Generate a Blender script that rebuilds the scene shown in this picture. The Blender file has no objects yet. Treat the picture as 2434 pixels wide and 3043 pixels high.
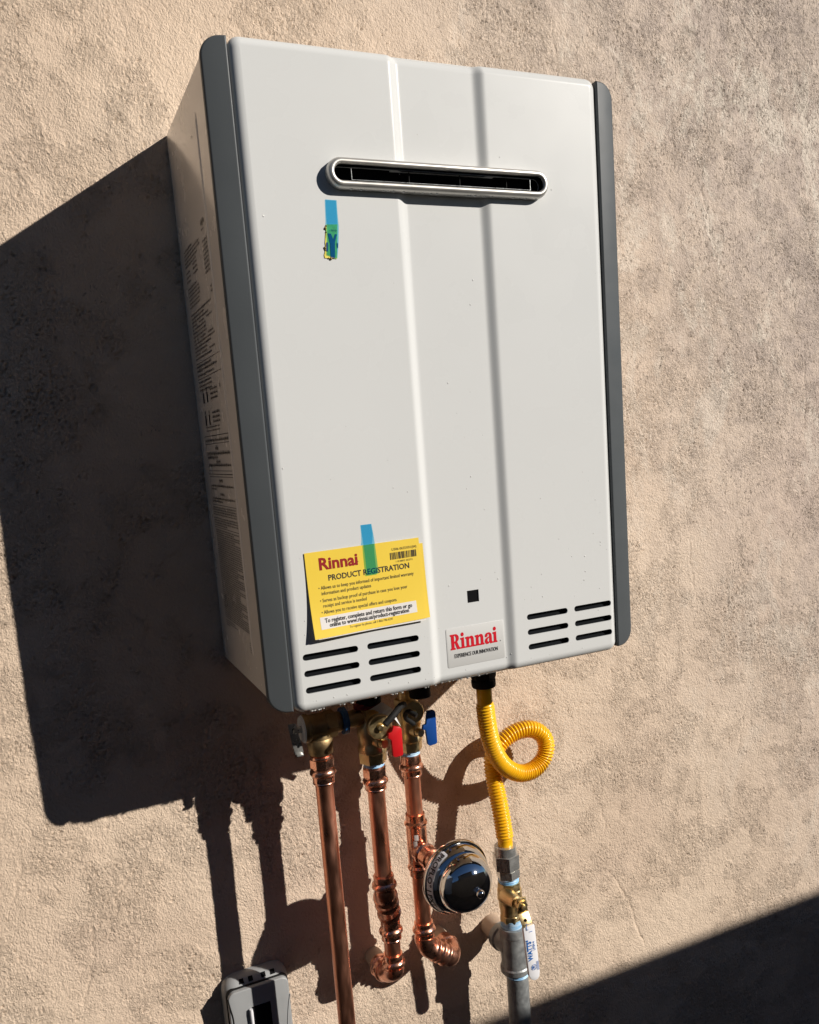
import bpy, bmesh, math, random
import numpy as np
from mathutils import Vector, Matrix
random.seed(7)
SC = bpy.context.scene
# ------------------------------------------------------------------ camera
CAM = np.array([-0.4359, -1.1008, 0.2781]); YAW, PIT, ROL = 0.4211, -0.1549, -0.0736
FW = 1.0467; PX, PY = 49.78, 180.73
def _axes():
    ca, sa, cb, sb = math.cos(YAW), math.sin(YAW), math.cos(PIT), math.sin(PIT)
    f = np.array([sa*cb, ca*cb, sb]); r = np.array([ca, -sa, 0.]); u = np.cross(r, f)
    cr, sr = math.cos(ROL), math.sin(ROL)
    return cr*r+sr*u, -sr*r+cr*u, f
RX, UX, FX = _axes()
cd = bpy.data.cameras.new('camera'); co = bpy.data.objects.new('camera', cd); SC.collection.objects.link(co)
cd.sensor_fit = 'HORIZONTAL'; cd.sensor_width = 36; cd.lens = 36*FW
cd.shift_x = -PX/2434; cd.shift_y = PY/2434; cd.clip_start = .02; cd.clip_end = 500
co.matrix_world = Matrix([[RX[i], UX[i], -FX[i], CAM[i]] for i in range(3)]+[[0, 0, 0, 1]])
SC.camera = co
# ------------------------------------------------------------------ light
SUNV = Vector((1.05, -1.0, .69)).normalized()
w = bpy.data.worlds.new('World'); SC.world = w; w.use_nodes = True
wn = w.node_tree; bg = wn.nodes['Background']
sk = wn.nodes.new('ShaderNodeTexSky'); sk.sky_type = 'NISHITA'; sk.sun_disc = False
sk.sun_elevation = math.asin(SUNV.z); sk.sun_rotation = math.atan2(SUNV.x, SUNV.y)
sk.air_density = 1.0; sk.dust_density = .1; sk.ozone_density = 6.0
wn.links.new(sk.outputs[0], bg.inputs[0]); bg.inputs[1].default_value = .05
sl = bpy.data.lights.new('sun', 'SUN'); so = bpy.data.objects.new('sun', sl); SC.collection.objects.link(so)
sl.energy = 5.0; sl.angle = math.radians(.53); sl.color = (1., .935, .85)
so.rotation_euler = (-SUNV).to_track_quat('-Z', 'Y').to_euler(); so.location = SUNV*6
SC.view_settings.view_transform = 'Standard'; SC.view_settings.look = 'None'
SC.view_settings.exposure = .05; SC.view_settings.gamma = 1; SC.view_settings.use_curve_mapping = False

# ------------------------------------------------------------------ measuring helpers (photo pixel + depth -> place)
def at(px, py, Y):
    d = FX + RX*(px-1217-PX)/(FW*2434) - UX*(py-1521.5-PY)/(FW*2434)
    return Vector(CAM + d*((Y-CAM[1])/d[1]))
z1 = lambda x, y, Y: at(800+x/2.875, 2000+y/2.875, Y)
z3 = lambda x, y, Y: at(850+x/2.558, 2200+y/2.558, Y)
mm = lambda x, y, Y: at(1300+x/3.4778, 1980+y/3.4778, Y)
gg = lambda x, y, Y: at(1380+x/3.83, 2480+y/3.83, Y)
c6 = lambda x, y, Y: at(850+x/3.45, 1500+y/3.45, Y)
c3 = lambda x, y, Y: at(900+x/2.156, 400+y/2.156, Y)

# ------------------------------------------------------------------ materials
def mat(name, col, rough=.5, metal=0., spec=.5, coat=0., var=0., vscale=8., rvar=0., rscale=30., bump=0., bscale=60., col2=None, stretch=(1, 1, 1), coat_rough=.1):
    m = bpy.data.materials.new(name); m.use_nodes = True
    nt = m.node_tree; b = nt.nodes['Principled BSDF']; L = nt.links
    b.inputs['Base Color'].default_value = (*col, 1); b.inputs['Roughness'].default_value = rough
    b.inputs['Metallic'].default_value = metal; b.inputs['Specular IOR Level'].default_value = spec
    b.inputs['Coat Weight'].default_value = coat; b.inputs['Coat Roughness'].default_value = coat_rough
    tc = nt.nodes.new('ShaderNodeTexCoord'); mp = nt.nodes.new('ShaderNodeMapping'); mp.inputs['Scale'].default_value = stretch
    L.new(tc.outputs['Object'], mp.inputs[0])
    def noise(s, det=4):
        n = nt.nodes.new('ShaderNodeTexNoise'); n.inputs['Scale'].default_value = s; n.inputs['Detail'].default_value = det
        L.new(mp.outputs[0], n.inputs['Vector']); return n
    if var or col2:
        n = noise(vscale); r = nt.nodes.new('ShaderNodeValToRGB'); L.new(n.outputs[0], r.inputs[0])
        r.color_ramp.elements[0].position = .35; r.color_ramp.elements[1].position = .68
        c2 = col2 or tuple(max(0, c*(1-var)) for c in col)
        r.color_ramp.elements[0].color = (*c2, 1); r.color_ramp.elements[1].color = (*col, 1)
        L.new(r.outputs[0], b.inputs['Base Color'])
    if rvar:
        n = noise(rscale, 5); mr = nt.nodes.new('ShaderNodeMapRange')
        mr.inputs['From Min'].default_value = .3; mr.inputs['From Max'].default_value = .7
        mr.inputs['To Min'].default_value = max(.02, rough-rvar); mr.inputs['To Max'].default_value = rough+rvar
        L.new(n.outputs[0], mr.inputs[0]); L.new(mr.outputs[0], b.inputs['Roughness'])
    if bump:
        n = noise(bscale, 5); bp = nt.nodes.new('ShaderNodeBump'); bp.inputs['Strength'].default_value = 1; bp.inputs['Distance'].default_value = bump
        L.new(n.outputs[0], bp.inputs['Height']); L.new(bp.outputs[0], b.inputs['Normal'])
    return m
M = {}
M['paint'] = mat('painted_panel', (.662, .672, .664), .28, 0, .16, 0., var=.03, vscale=3, rvar=.05, rscale=14, bump=.00003, bscale=900, coat_rough=.22)
M['cream'] = mat('cream_cabinet', (.80, .745, .66), .24, 0, .6, .3, rvar=.06, rscale=25, bump=.0001, bscale=90, var=.06, vscale=9, coat_rough=.12)
M['trim'] = mat('grey_trim', (.085, .094, .10), .40, 0, .2, rvar=.06, rscale=40, bump=.00003, bscale=800, var=.1)
M['black'] = mat('black_void', (.004, .004, .005), .7, 0, .1)
M['gasket'] = mat('black_rubber', (.010, .010, .010), .7, 0, .25)
M['inner'] = mat('inner_steel', (.009, .011, .014), .7, 0, .1, var=.4, vscale=20)
M['steel'] = mat('brushed_steel', (.64, .62, .58), .40, .74, var=.1, vscale=30, rvar=.05, bump=.00003, bscale=500)
M['chrome'] = mat('polished_steel', (.66, .65, .63), .06, 1, rvar=.03, rscale=60)
M['zinc'] = mat('zinc_nut', (.60, .60, .58), .27, .72, rvar=.08, rscale=120, var=.25, vscale=90, bump=.0001, bscale=300)
M['copper'] = mat('copper', (.90, .44, .30), .38, 1, col2=(.72, .31, .19), vscale=45, rvar=.12, rscale=90, bump=.00008, bscale=220, stretch=(1, 1, .25))
M['fitting'] = mat('bright_copper', (.92, .50, .36), .25, 1, col2=(.80, .38, .25), vscale=60, rvar=.08, rscale=140, bump=.00012, bscale=260)
M['bend'] = mat('tarnished_copper', (.80, .42, .30), .32, 1, col2=(.64, .30, .20), vscale=50, rvar=.1, rscale=120, bump=.00012, bscale=260)
M['brass'] = mat('brass', (.80, .64, .36), .38, 1, col2=(.60, .45, .22), vscale=60, rvar=.1, rscale=120, bump=.00015, bscale=300)
M['dbrass'] = mat('dull_brass', (.42, .31, .16), .48, 1, col2=(.26, .17, .09), vscale=50, rvar=.1, bump=.00025, bscale=260)
M['galv'] = mat('galvanised_iron', (.40, .42, .42), .45, .45, col2=(.24, .25, .255), vscale=75, rvar=.12, rscale=150, bump=.0005, bscale=180)
M['yellow'] = mat('yellow_hose_coat', (.93, .50, .010), .3, 0, .5, .2, var=.06, vscale=40, rvar=.08)
M['red'] = mat('red_lever', (.60, .008, .012), .4, var=.1, rvar=.1)
M['blue'] = mat('blue_lever', (.006, .065, .30), .4, var=.1, rvar=.1)
M['darkred'] = mat('dark_red_plastic', (.16, .01, .012), .5)
M['white'] = mat('white_vinyl', (.80, .80, .83), .35, var=.04)
M['tag'] = mat('white_tag', (.65, .65, .66), .5)
M['ptfe'] = mat('blue_thread_tape', (.16, .42, .72), .45, col2=(.5, .68, .85), vscale=160, bump=.0006, bscale=260, stretch=(.3, .3, 1.6))
M['ptfe2'] = mat('shaded_blue_thread_tape', (.03, .11, .28), .5, var=.4, vscale=120)  # same tape with the shade under the heater put into its colour
M['card'] = mat('yellow_card', (.87, .62, .055), .55, var=.04, vscale=15, bump=.0004, bscale=14)
M['page'] = mat('page_white', (.76, .73, .70), .7)
M['box'] = mat('grey_plastic', (.33, .34, .345), .42, var=.06, vscale=30, rvar=.05)
M['stubpaint'] = mat('stucco_painted_stub', (.47, .36, .27), .7, var=.1, vscale=60, bump=.0004, bscale=200)
M['inkred'] = mat('ink_red', (.30, .006, .008), .5)
M['logored'] = mat('logo_red', (.62, .006, .02), .4)
M['ink'] = mat('ink_black', (.02, .018, .02), .55)
M['inkside'] = mat('side_print', (.012, .012, .012), .5)
M['inkblue'] = mat('ink_blue', (.01, .12, .42), .5)
M['inknavy'] = mat('ink_navy', (.01, .045, .13), .5)
M['plate'] = mat('silver_label', (.60, .60, .585), .38, 0, .3)
M['scrap'] = mat('torn_yellow_paper', (.88, .80, .10), .6, col2=(.70, .55, .06), vscale=120, bump=.001, bscale=90)
M['lump'] = mat('dried_glue', (.24, .17, .04), .5)
def tape_mat():
    m = bpy.data.materials.new('blue_tape_film'); m.use_nodes = True; nt = m.node_tree
    nt.nodes.clear(); o = nt.nodes.new('ShaderNodeOutputMaterial')
    t = nt.nodes.new('ShaderNodeBsdfTransparent'); t.inputs[0].default_value = (.27, .70, .92, 1)
    d = nt.nodes.new('ShaderNodeBsdfPrincipled'); d.inputs['Base Color'].default_value = (.02, .38, .68, 1); d.inputs['Roughness'].default_value = .18
    n = nt.nodes.new('ShaderNodeTexNoise'); n.inputs['Scale'].default_value = 120; bp = nt.nodes.new('ShaderNodeBump'); bp.inputs['Distance'].default_value = .0006
    tc = nt.nodes.new('ShaderNodeTexCoord'); nt.links.new(tc.outputs['Object'], n.inputs[0]); nt.links.new(n.outputs[0], bp.inputs['Height']); nt.links.new(bp.outputs[0], d.inputs['Normal'])
    x = nt.nodes.new('ShaderNodeMixShader'); x.inputs[0].default_value = .08
    nt.links.new(t.outputs[0], x.inputs[1]); nt.links.new(d.outputs[0], x.inputs[2]); nt.links.new(x.outputs[0], o.inputs[0])
    return m
M['tape'] = tape_mat()
def water_mat():
    m = bpy.data.materials.new('water_drop'); m.use_nodes = True; b = m.node_tree.nodes['Principled BSDF']
    b.inputs['Base Color'].default_value = (1, 1, 1, 1); b.inputs['Roughness'].default_value = .02
    b.inputs['Transmission Weight'].default_value = 1; b.inputs['IOR'].default_value = 1.33; return m
M['water'] = water_mat()
M['bead'] = mat('clear_drop', (.60, .60, .585), .05, 0, 1.)

# ------------------------------------------------------------------ object helpers
def root_of(o):
    while o.parent: o = o.parent
    return o
def thing(name, label, cat, loc=(0, 0, 0), group=None):
    o = bpy.data.objects.new(name, None); SC.collection.objects.link(o); o.location = loc
    o.empty_display_size = .02; o['label'] = label; o['category'] = cat
    if group: o['group'] = group
    return o
def link(name, me, m, parent=None, smooth=30., kind=None, label=None):
    if m is not None and not me.materials: me.materials.append(m)
    if parent is not None:
        me.transform(Matrix.Translation(-Vector(root_of(parent).location)))
    if smooth is not None:
        for p in me.polygons: p.use_smooth = True
        me.set_sharp_from_angle(angle=math.radians(smooth))
    o = bpy.data.objects.new(name, me); SC.collection.objects.link(o)
    if parent is not None: o.parent = parent
    if kind: o['kind'] = kind
    if label: o['label'] = label
    return o
def pyd(name, V, F, m, parent=None, smooth=30., **k):
    me = bpy.data.meshes.new(name); me.from_pydata([tuple(v) for v in V], [], F); me.validate(); me.update()
    bm = bmesh.new(); bm.from_mesh(me); bmesh.ops.recalc_face_normals(bm, faces=bm.faces); bm.to_mesh(me); bm.free()
    return link(name, me, m, parent, smooth, **k)
class MB:
    def __init__(s): s.V = []; s.F = []
    def add(s, V, F):
        n = len(s.V); s.V += [Vector(v) for v in V]; s.F += [tuple(i+n for i in f) for f in F]; return s
    def ring_stack(s, rings, cap=True, closed=False):
        n = len(rings[0]); V = [p for r in rings for p in r]; F = []
        for k in range(len(rings)-1+(1 if closed else 0)):
            a = k*n; b = ((k+1) % len(rings))*n
            for i in range(n):
                j = (i+1) % n; F.append((a+i, a+j, b+j, b+i))
        if cap and not closed: F.append(tuple(range(n))[::-1]); F.append(tuple(range((len(rings)-1)*n, len(rings)*n)))
        return s.add(V, F)
    def tube(s, pts, rad, n=20, cap=True):
        pts = [Vector(p) for p in pts]; rings = []; N = len(pts)
        t0 = (pts[1]-pts[0]).normalized(); ref = Vector((0, 0, 1)) if abs(t0.z) < .9 else Vector((1, 0, 0))
        x = ref.cross(t0).normalized()
        for i, p in enumerate(pts):
            t = (pts[min(i+1, N-1)]-pts[max(i-1, 0)]).normalized()
            x = (x - t*x.dot(t)).normalized(); y = t.cross(x)
            r = rad[i] if hasattr(rad, '__len__') else rad
            rings.append([p+(x*math.cos(2*math.pi*k/n)+y*math.sin(2*math.pi*k/n))*r for k in range(n)])
        return s.ring_stack(rings, cap)
    def lathe(s, P, A, prof, n=28, hexk=(), rot=0., cap=True):
        """prof: (t, r) along axis A from P; n sides; hexk: rings that are hexagonal"""
        P = Vector(P); A = Vector(A).normalized(); ref = Vector((0, 0, 1)) if abs(A.z) < .9 else Vector((1, 0, 0))
        x = ref.cross(A).normalized(); y = A.cross(x); rings = []
        for q in prof:
            t, r = q[0], q[1]; sides = q[2] if len(q) > 2 else 0
            ring = []
            for k in range(n):
                a = 2*math.pi*k/n
                rr = r
                if sides:
                    sa = 2*math.pi/sides; b = (a % sa)-sa/2; rr = r/math.cos(b)
                ring.append(P+A*t+(x*math.cos(a+rot)+y*math.sin(a+rot))*rr)
            rings.append(ring)
        return s.ring_stack(rings, cap)
    def box(s, c, d, R=None):
        c = Vector(c); V = []
        for i in (-1, 1):
            for j in (-1, 1):
                for k in (-1, 1):
                    v = Vector((i*d[0]/2, j*d[1]/2, k*d[2]/2))
                    V.append(c+(R @ v if R else v))
        return s.add(V, [(0, 1, 3, 2), (4, 6, 7, 5), (0, 4, 5, 1), (2, 3, 7, 6), (0, 2, 6, 4), (1, 5, 7, 3)])
    def build(s, name, m, parent=None, smooth=30., bevel=0, **k):
        me = bpy.data.meshes.new(name); me.from_pydata([tuple(v) for v in s.V], [], s.F); me.validate()
        bm = bmesh.new(); bm.from_mesh(me); bmesh.ops.recalc_face_normals(bm, faces=bm.faces)
        if bevel: bmesh.ops.bevel(bm, geom=[e for e in bm.edges if len(e.link_faces) == 2 and e.calc_face_angle(0) > .6], offset=bevel, segments=2, profile=.5, affect='EDGES', clamp_overlap=True)
        bm.to_mesh(me); bm.free()
        return link(name, me, m, parent, smooth, **k)
def catmull(P, step):
    P = [Vector(p) for p in P]; Q = [P[0]*2-P[1]]+P+[P[-1]*2-P[-2]]; out = []
    for i in range(1, len(Q)-2):
        a, b, c, d = Q[i-1:i+3]; n = 40
        for k in range(n):
            t = k/n; out.append(.5*((2*b)+(c-a)*t+(2*a-5*b+4*c-d)*t*t+(3*b-a-3*c+d)*t**3))
    out.append(Q[-2]); res = [out[0]]; acc = 0
    for a, b in zip(out, out[1:]):
        L = (b-a).length
        while acc+L >= step:
            f = (step-acc)/L; a = a+(b-a)*f; res.append(a); L = (b-a).length; acc = 0
        acc += L
    return res
def plate(x0, x1, z0, z1_, yf, yb, er, rad, mids=(), nc=6, ne=6):
    """rounded slab facing -y. rad = corner radii TL,TR,BL,BR; yf(x) front depth; er edge roll"""
    mb = MB(); loops = []
    def loop(d, yfun):
        top = []; bot = []
        for (lst, ra, rb, zc, sg) in ((top, rad[0], rad[1], z1_-d, 1), (bot, rad[2], rad[3], z0+d, -1)):
            r = max(ra-d, .0003)
            for k in range(nc+1):
                th = math.pi/2*k/nc; lst.append((x0+d+r-r*math.cos(th), zc-sg*(r-r*math.sin(th))))
            for x in mids: lst.append((x, zc))
            r = max(rb-d, .0003)
            for k in range(nc+1):
                th = math.pi/2*(nc-k)/nc; lst.append((x1-d-r+r*math.cos(th), zc-sg*(r-r*math.sin(th))))
        c = top+bot[::-1]
        return [Vector((x, yfun(x), z)) for x, z in c], len(top)
    L0, nt = loop(0, lambda x: yb); loops.append(L0)
    for k in range(ne+1):
        th = math.pi/2*k/ne; d = er*(1-math.cos(th)); e = er*(1-math.sin(th))
        loops.append(loop(d, lambda x: yf(x)+e)[0])
    n = len(L0); V = [p for l in loops for p in l]; F = []
    for k in range(len(loops)-1):
        for i in range(n):
            j = (i+1) % n; F.append((k*n+i, k*n+j, (k+1)*n+j, (k+1)*n+i))
    b = (len(loops)-1)*n
    for base in (0, b):
        for i in range(nt-1):
            F.append((base+i, base+i+1, base+n-2-i, base+n-1-i))
    return mb.add(V, F)
def stadium(xa, xb, zc, r, n=8):
    p = []
    for k in range(n+1): a = -math.pi/2+math.pi*k/n; p.append((xb-r+r*math.cos(a), zc+r*math.sin(a)))
    for k in range(n+1): a = math.pi/2+math.pi*k/n; p.append((xa+r+r*math.cos(a), zc+r*math.sin(a)))
    return p
def prism(pts, y0, y1):
    n = len(pts); mb = MB(); V = [(x, y0, z) for x, z in pts]+[(x, y1, z) for x, z in pts]
    return mb.add(V, [tuple(range(n)), tuple(range(2*n-1, n-1, -1))]+[(i, (i+1) % n, n+(i+1) % n, n+i) for i in range(n)])
def text_mesh(body, size=1., bold=0., res=2, spacing=1., align='LEFT', wx=1.):
    cu = bpy.data.curves.new('lettering', 'FONT'); cu.body = body; cu.size = size; cu.offset = bold; cu.resolution_u = res
    cu.space_character = spacing; cu.align_x = align
    ob = bpy.data.objects.new('lettering', cu); SC.collection.objects.link(ob)
    bpy.context.view_layer.update()
    me = bpy.data.meshes.new_from_object(ob.evaluated_get(bpy.context.evaluated_depsgraph_get()))
    V = [(v.co.x*wx, v.co.y) for v in me.vertices]; F = [tuple(p.vertices) for p in me.polygons]
    bpy.data.objects.remove(ob); bpy.data.curves.remove(cu); bpy.data.meshes.remove(me)
    return V, F
def poly_mesh(splines):
    cu = bpy.data.curves.new('lettering', 'CURVE'); cu.dimensions = '2D'; cu.fill_mode = 'BOTH'
    for pts in splines:
        s = cu.splines.new('POLY'); s.points.add(len(pts)-1); s.use_cyclic_u = True
        for i, (x, y) in enumerate(pts): s.points[i].co = (x, y, 0, 1)
    ob = bpy.data.objects.new('lettering', cu); SC.collection.objects.link(ob); bpy.context.view_layer.update()
    me = bpy.data.meshes.new_from_object(ob.evaluated_get(bpy.context.evaluated_depsgraph_get()))
    V = [(v.co.x, v.co.y) for v in me.vertices]; F = [tuple(p.vertices) for p in me.polygons]
    bpy.data.objects.remove(ob); bpy.data.curves.remove(cu); bpy.data.meshes.remove(me)
    return V, F

# ------------------------------------------------------------------ stucco wall
def stucco():
    rs = np.random.RandomState(11)
    st = .0018; X0, X1, Z0, Z1 = -.62, 1.0, -.98, 1.02
    nx = int((X1-X0)/st); nz = int((Z1-Z0)/st)
    kx = np.fft.rfftfreq(nx, st); kz = np.fft.fftfreq(nz, st)
    KX, KZ = np.meshgrid(kx, kz)
    def field(lo, hi, sx=1., sz=1.):   # band of wavelengths lo..hi metres
        k = np.hypot(KX*sx, KZ*sz)+1e-9; lam = 1/k
        g = np.exp(-((np.log(lam/math.sqrt(lo*hi)))/(.5*math.log(hi/lo)+.15))**2)
        f = np.fft.irfft2(np.fft.rfft2(rs.randn(nz, nx))*g*k**-.6, s=(nz, nx)); return f/f.std()
    big = field(.12, .6)+.6*field(.04, .12); big /= big.std()
    sm = lambda a, b, v: np.clip((v-a)/(b-a), 0, 1)**2*(3-2*np.clip((v-a)/(b-a), 0, 1))
    rough = .30+.70*sm(-.9, .9, big)
    warp = field(.007, .013); worm = 1-np.abs(field(.0042, .0068, 1., .7))*1.2
    worm = np.clip(worm, -.6, 1)
    pat = field(.02, .05); isl = sm(-.3, .8, pat+.3*big)
    h = .00026*worm*rough*(.45+.55*isl)+.00014*warp*rough+.00022*field(.004, .006, 1., .75)*(.25+rough)
    h += .00022*field(.06, .2)+.0005*field(.25, .7)+.00012*field(.018, .04)
    pits = sm(2.1, 2.6, field(.0045, .008)+.35*big+.3*pat); h -= .0026*pits
    # ragged hairline cracks
    cr = np.abs(field(.05, .25, 1.6, .7)); m2 = sm(1.1, 1.8, field(.12, .4)); h -= .0020*np.exp(-(cr/.014)**2)*m2*sm(-.4, .6, field(.006, .02))
    rc = random.Random(21)
    def crack(p, q, n, dep, wid):
        a = at(*p, 0); b_ = at(*q, 0); d_ = b_-a; per = Vector((-d_.z, 0, d_.x)).normalized(); off = 0; last = a
        for i in range(1, n+1):
            off = off*.8+rc.uniform(-1, 1)*d_.length/n*.55; c_ = a+d_*(i/n)+per*off
            L_ = max(2, int((c_-last).length/st*2))
            for j in range(L_):
                m_ = last+(c_-last)*(j/L_); ix = int((m_.x-X0)/st); iz = int((m_.z-Z0)/st); w_ = wid*rc.uniform(.4, 1.3)
                for u_ in range(-3, 4):
                    for v_ in range(-3, 4):
                        if 0 <= ix+u_ < nx and 0 <= iz+v_ < nz:
                            dd = math.hypot((ix+u_)*st+X0-m_.x, (iz+v_)*st+Z0-m_.z); h[iz+v_, ix+u_] = min(h[iz+v_, ix+u_], h0[iz+v_, ix+u_]-dep*math.exp(-(dd/w_)**2))
            last = c_
    h0 = h.copy()
    for p, q, n, dep in (((2200, 50), (2272, 175), 14, .0020), ((2272, 175), (2240, 260), 9, .0012), ((1640, 60), (1660, 330), 16, .0012), ((395, 2590), (345, 2680), 12, .0022), ((345, 2680), (318, 2790), 12, .0014), ((275, 2760), (255, 2990), 16, .0014),
                         ((1810, 2590), (1930, 2790), 18, .0018), ((1770, 2220), (1790, 2480), 18, .0011), ((2080, 560), (2130, 760), 14, .0014), ((760, 60), (860, 150), 10, .0011), ((60, 2560), (30, 2680), 10, .0014), ((2240, 2030), (2190, 2230), 12, .0012), ((2050, 1600), (2080, 1820), 14, .0010), ((2400, 1000), (2380, 1300), 14, .0012), ((2245, 1040), (2250, 1075), 4, .0028)):
        crack(p, q, n, dep, .0013)
    h = h.astype(np.float32)
    xs = X0+np.arange(nx)*st; zs = Z0+np.arange(nz)*st
    ex = np.array([-6, -3, -1.6, -1., -.8, -.68]); ex2 = np.array([1.06, 1.2, 1.6, 3, 5, 7]); ez = np.array([-1.3, -1.15, -1.04]); ez2 = np.array([1.08, 1.3, 1.8, 2.6])
    AX = np.concatenate([ex, xs, ex2]); AZ = np.concatenate([ez, zs, ez2])
    H = np.pad(h, ((3, 4), (6, 6)), mode='edge'); Rr = np.pad(rough.astype(np.float32), ((3, 4), (6, 6)), mode='edge')
    gx, gz = np.meshgrid(AX, AZ); n = gx.size
    co_ = np.empty((n, 3), np.float32); co_[:, 0] = gx.ravel(); co_[:, 1] = -H.ravel(); co_[:, 2] = gz.ravel()
    NX, NZ = len(AX), len(AZ); idx = np.arange(n).reshape(NZ, NX)
    q = np.stack([idx[:-1, :-1], idx[:-1, 1:], idx[1:, 1:], idx[1:, :-1]], -1).reshape(-1, 4).astype(np.int32)
    # closed back, 0.2 m behind
    bv = np.array([[AX[0], .2, AZ[0]], [AX[-1], .2, AZ[0]], [AX[-1], .2, AZ[-1]], [AX[0], .2, AZ[-1]]], np.float32)
    co_ = np.concatenate([co_, bv]); b0 = n
    me = bpy.data.meshes.new('wall'); nv = len(co_); nq = len(q)
    polys = [list(idx[0, ::-1])+[b0, b0+1], list(idx[:, -1][::-1])+[b0+1, b0+2], list(idx[-1, :])+[b0+2, b0+3], list(idx[:, 0])+[b0+3, b0], [b0, b0+3, b0+2, b0+1]]
    loops = np.concatenate([q.ravel()]+[np.array(p, np.int32) for p in polys])
    starts = np.concatenate([np.arange(nq)*4, nq*4+np.cumsum([0]+[len(p) for p in polys[:-1]])]).astype(np.int32)
    me.vertices.add(nv); me.vertices.foreach_set('co', co_.ravel())
    me.loops.add(len(loops)); me.loops.foreach_set('vertex_index', loops.astype(np.int32))
    me.polygons.add(len(starts)); me.polygons.foreach_set('loop_start', starts)
    me.update(calc_edges=True)
    me.polygons.foreach_set('use_smooth', np.array([True]*nq+[False]*len(polys)))
    a = me.attributes.new('roughness_patch', 'FLOAT', 'POINT'); a.data.foreach_set('value', np.concatenate([Rr.ravel(), np.ones(4, np.float32)*.5]))
    m = bpy.data.materials.new('stucco'); m.use_nodes = True; nt = m.node_tree; L = nt.links; b = nt.nodes['Principled BSDF']
    b.inputs['Roughness'].default_value = .88; b.inputs['Specular IOR Level'].default_value = .25
    tc = nt.nodes.new('ShaderNodeTexCoord')
    def noise(s, det=6, rough=.55, dist=0., sc=(1, 1, 1)):
        mp = nt.nodes.new('ShaderNodeMapping'); mp.inputs['Scale'].default_value = sc; L.new(tc.outputs['Object'], mp.inputs[0])
        x = nt.nodes.new('ShaderNodeTexNoise'); x.inputs['Scale'].default_value = s; x.inputs['Detail'].default_value = det; x.inputs['Roughness'].default_value = rough; x.inputs['Distortion'].default_value = dist
        L.new(mp.outputs[0], x.inputs['Vector']); return x.outputs[0]
    def ramp(v, a, b_, c0=0., c1=1.):
        r = nt.nodes.new('ShaderNodeMapRange'); r.interpolation_type = 'SMOOTHSTEP'
        for k_, vv in zip(('From Min', 'From Max', 'To Min', 'To Max'), (a, b_, c0, c1)): r.inputs[k_].default_value = vv
        L.new(v, r.inputs[0]); return r.outputs[0]
    def math_(op, a_, b_):
        x = nt.nodes.new('ShaderNodeMath'); x.operation = op
        for i, v in enumerate((a_, b_)):
            if isinstance(v, float): x.inputs[i].default_value = v
            else: L.new(v, x.inputs[i])
        return x.outputs[0]
    def mixc(fac, a_, b_):
        x = nt.nodes.new('ShaderNodeMix'); x.data_type = 'RGBA'
        L.new(fac, x.inputs[0])
        for i, v in ((6, a_), (7, b_)):
            if isinstance(v, tuple): x.inputs[i].default_value = (*v, 1)
            else: L.new(v, x.inputs[i])
        return x.outputs[2]
    sep = nt.nodes.new('ShaderNodeSeparateXYZ'); L.new(tc.outputs['Object'], sep.inputs[0])
    # weathering: dingier to the upper right, with pale scoured patches
    side = ramp(math_('ADD', math_('MULTIPLY', sep.outputs[0], .9), math_('MULTIPLY', sep.outputs[2], .45)), .12, 1.05)
    c = mixc(ramp(noise(3.2, 5), .35, .68), (.675, .53, .405), (.745, .60, .465))
    c = mixc(math_('MULTIPLY', side, .75), c, (.685, .578, .495))
    at0 = nt.nodes.new('ShaderNodeAttribute'); at0.attribute_name = 'roughness_patch'
    grime = math_('MULTIPLY', ramp(noise(14., 12, .8, .3), .45, .56, .2, 1.), side)
    c = mixc(math_('MULTIPLY', grime, math_('ADD', math_('MULTIPLY', side, .45), .25)), c, (.47, .39, .345))
    pale = math_('MULTIPLY', ramp(noise(8., 12, .8, .35, (1, 1, .6)), .52, .58), side)
    c = mixc(math_('MULTIPLY', pale, .9), c, (.76, .67, .57))
    fine = ramp(noise(48., 9, .8), .50, .62); c = mixc(math_('MULTIPLY', math_('MULTIPLY', fine, side), .5), c, (.24, .195, .16))
    pink = ramp(noise(2.1, 3), .52, .72); c = mixc(math_('MULTIPLY', pink, .22), c, (.58, .435, .36))
    clus = ramp(math_('ADD', noise(13., 8, .75, .5, (1, 1, .8)), math_('MULTIPLY', side, .15)), .575, .67, .0, 1.)
    tick = ramp(noise(250., 3, .6, .8, (1, 1, .6)), .575, .635); tick = math_('MULTIPLY', tick, clus); c = mixc(math_('MULTIPLY', tick, .72), c, (.21, .165, .13))  # worn pits, with their inner shade put into the base colour
    L.new(c, b.inputs['Base Color'])
    at_ = nt.nodes.new('ShaderNodeAttribute'); at_.attribute_name = 'roughness_patch'
    def groove(scale, width, dist, sc):      # narrow ragged grooves left by the trowel
        n_ = math_('ABSOLUTE', math_('SUBTRACT', noise(scale, 3, .6, dist, sc), .5), 0.)
        return ramp(n_, 0., width)
    att = at_.outputs['Fac']
    patch = math_('MULTIPLY', ramp(att, .25, 1., .30, 1.), ramp(noise(30., 6, .7), .34, .64, .40, 1.))
    g1 = math_('MULTIPLY', groove(150., .050, 1.2, (1, 1, .7)), math_('MULTIPLY', patch, .15))
    g2 = math_('MULTIPLY', groove(95., .030, 1.8, (1, 1, .8)), math_('MULTIPLY', patch, .12))
    fn = math_('ADD', math_('MULTIPLY', noise(430., 3, .55, .4, (1, 1, .7)), .62), math_('MULTIPLY', noise(210., 4, .6, 1.0, (1, 1, .75)), .75))
    fn = math_('MULTIPLY', fn, math_('ADD', math_('MULTIPLY', patch, .50), .52))
    hh = math_('SUBTRACT', math_('ADD', math_('ADD', g1, g2), fn), math_('MULTIPLY', tick, .16))
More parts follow.
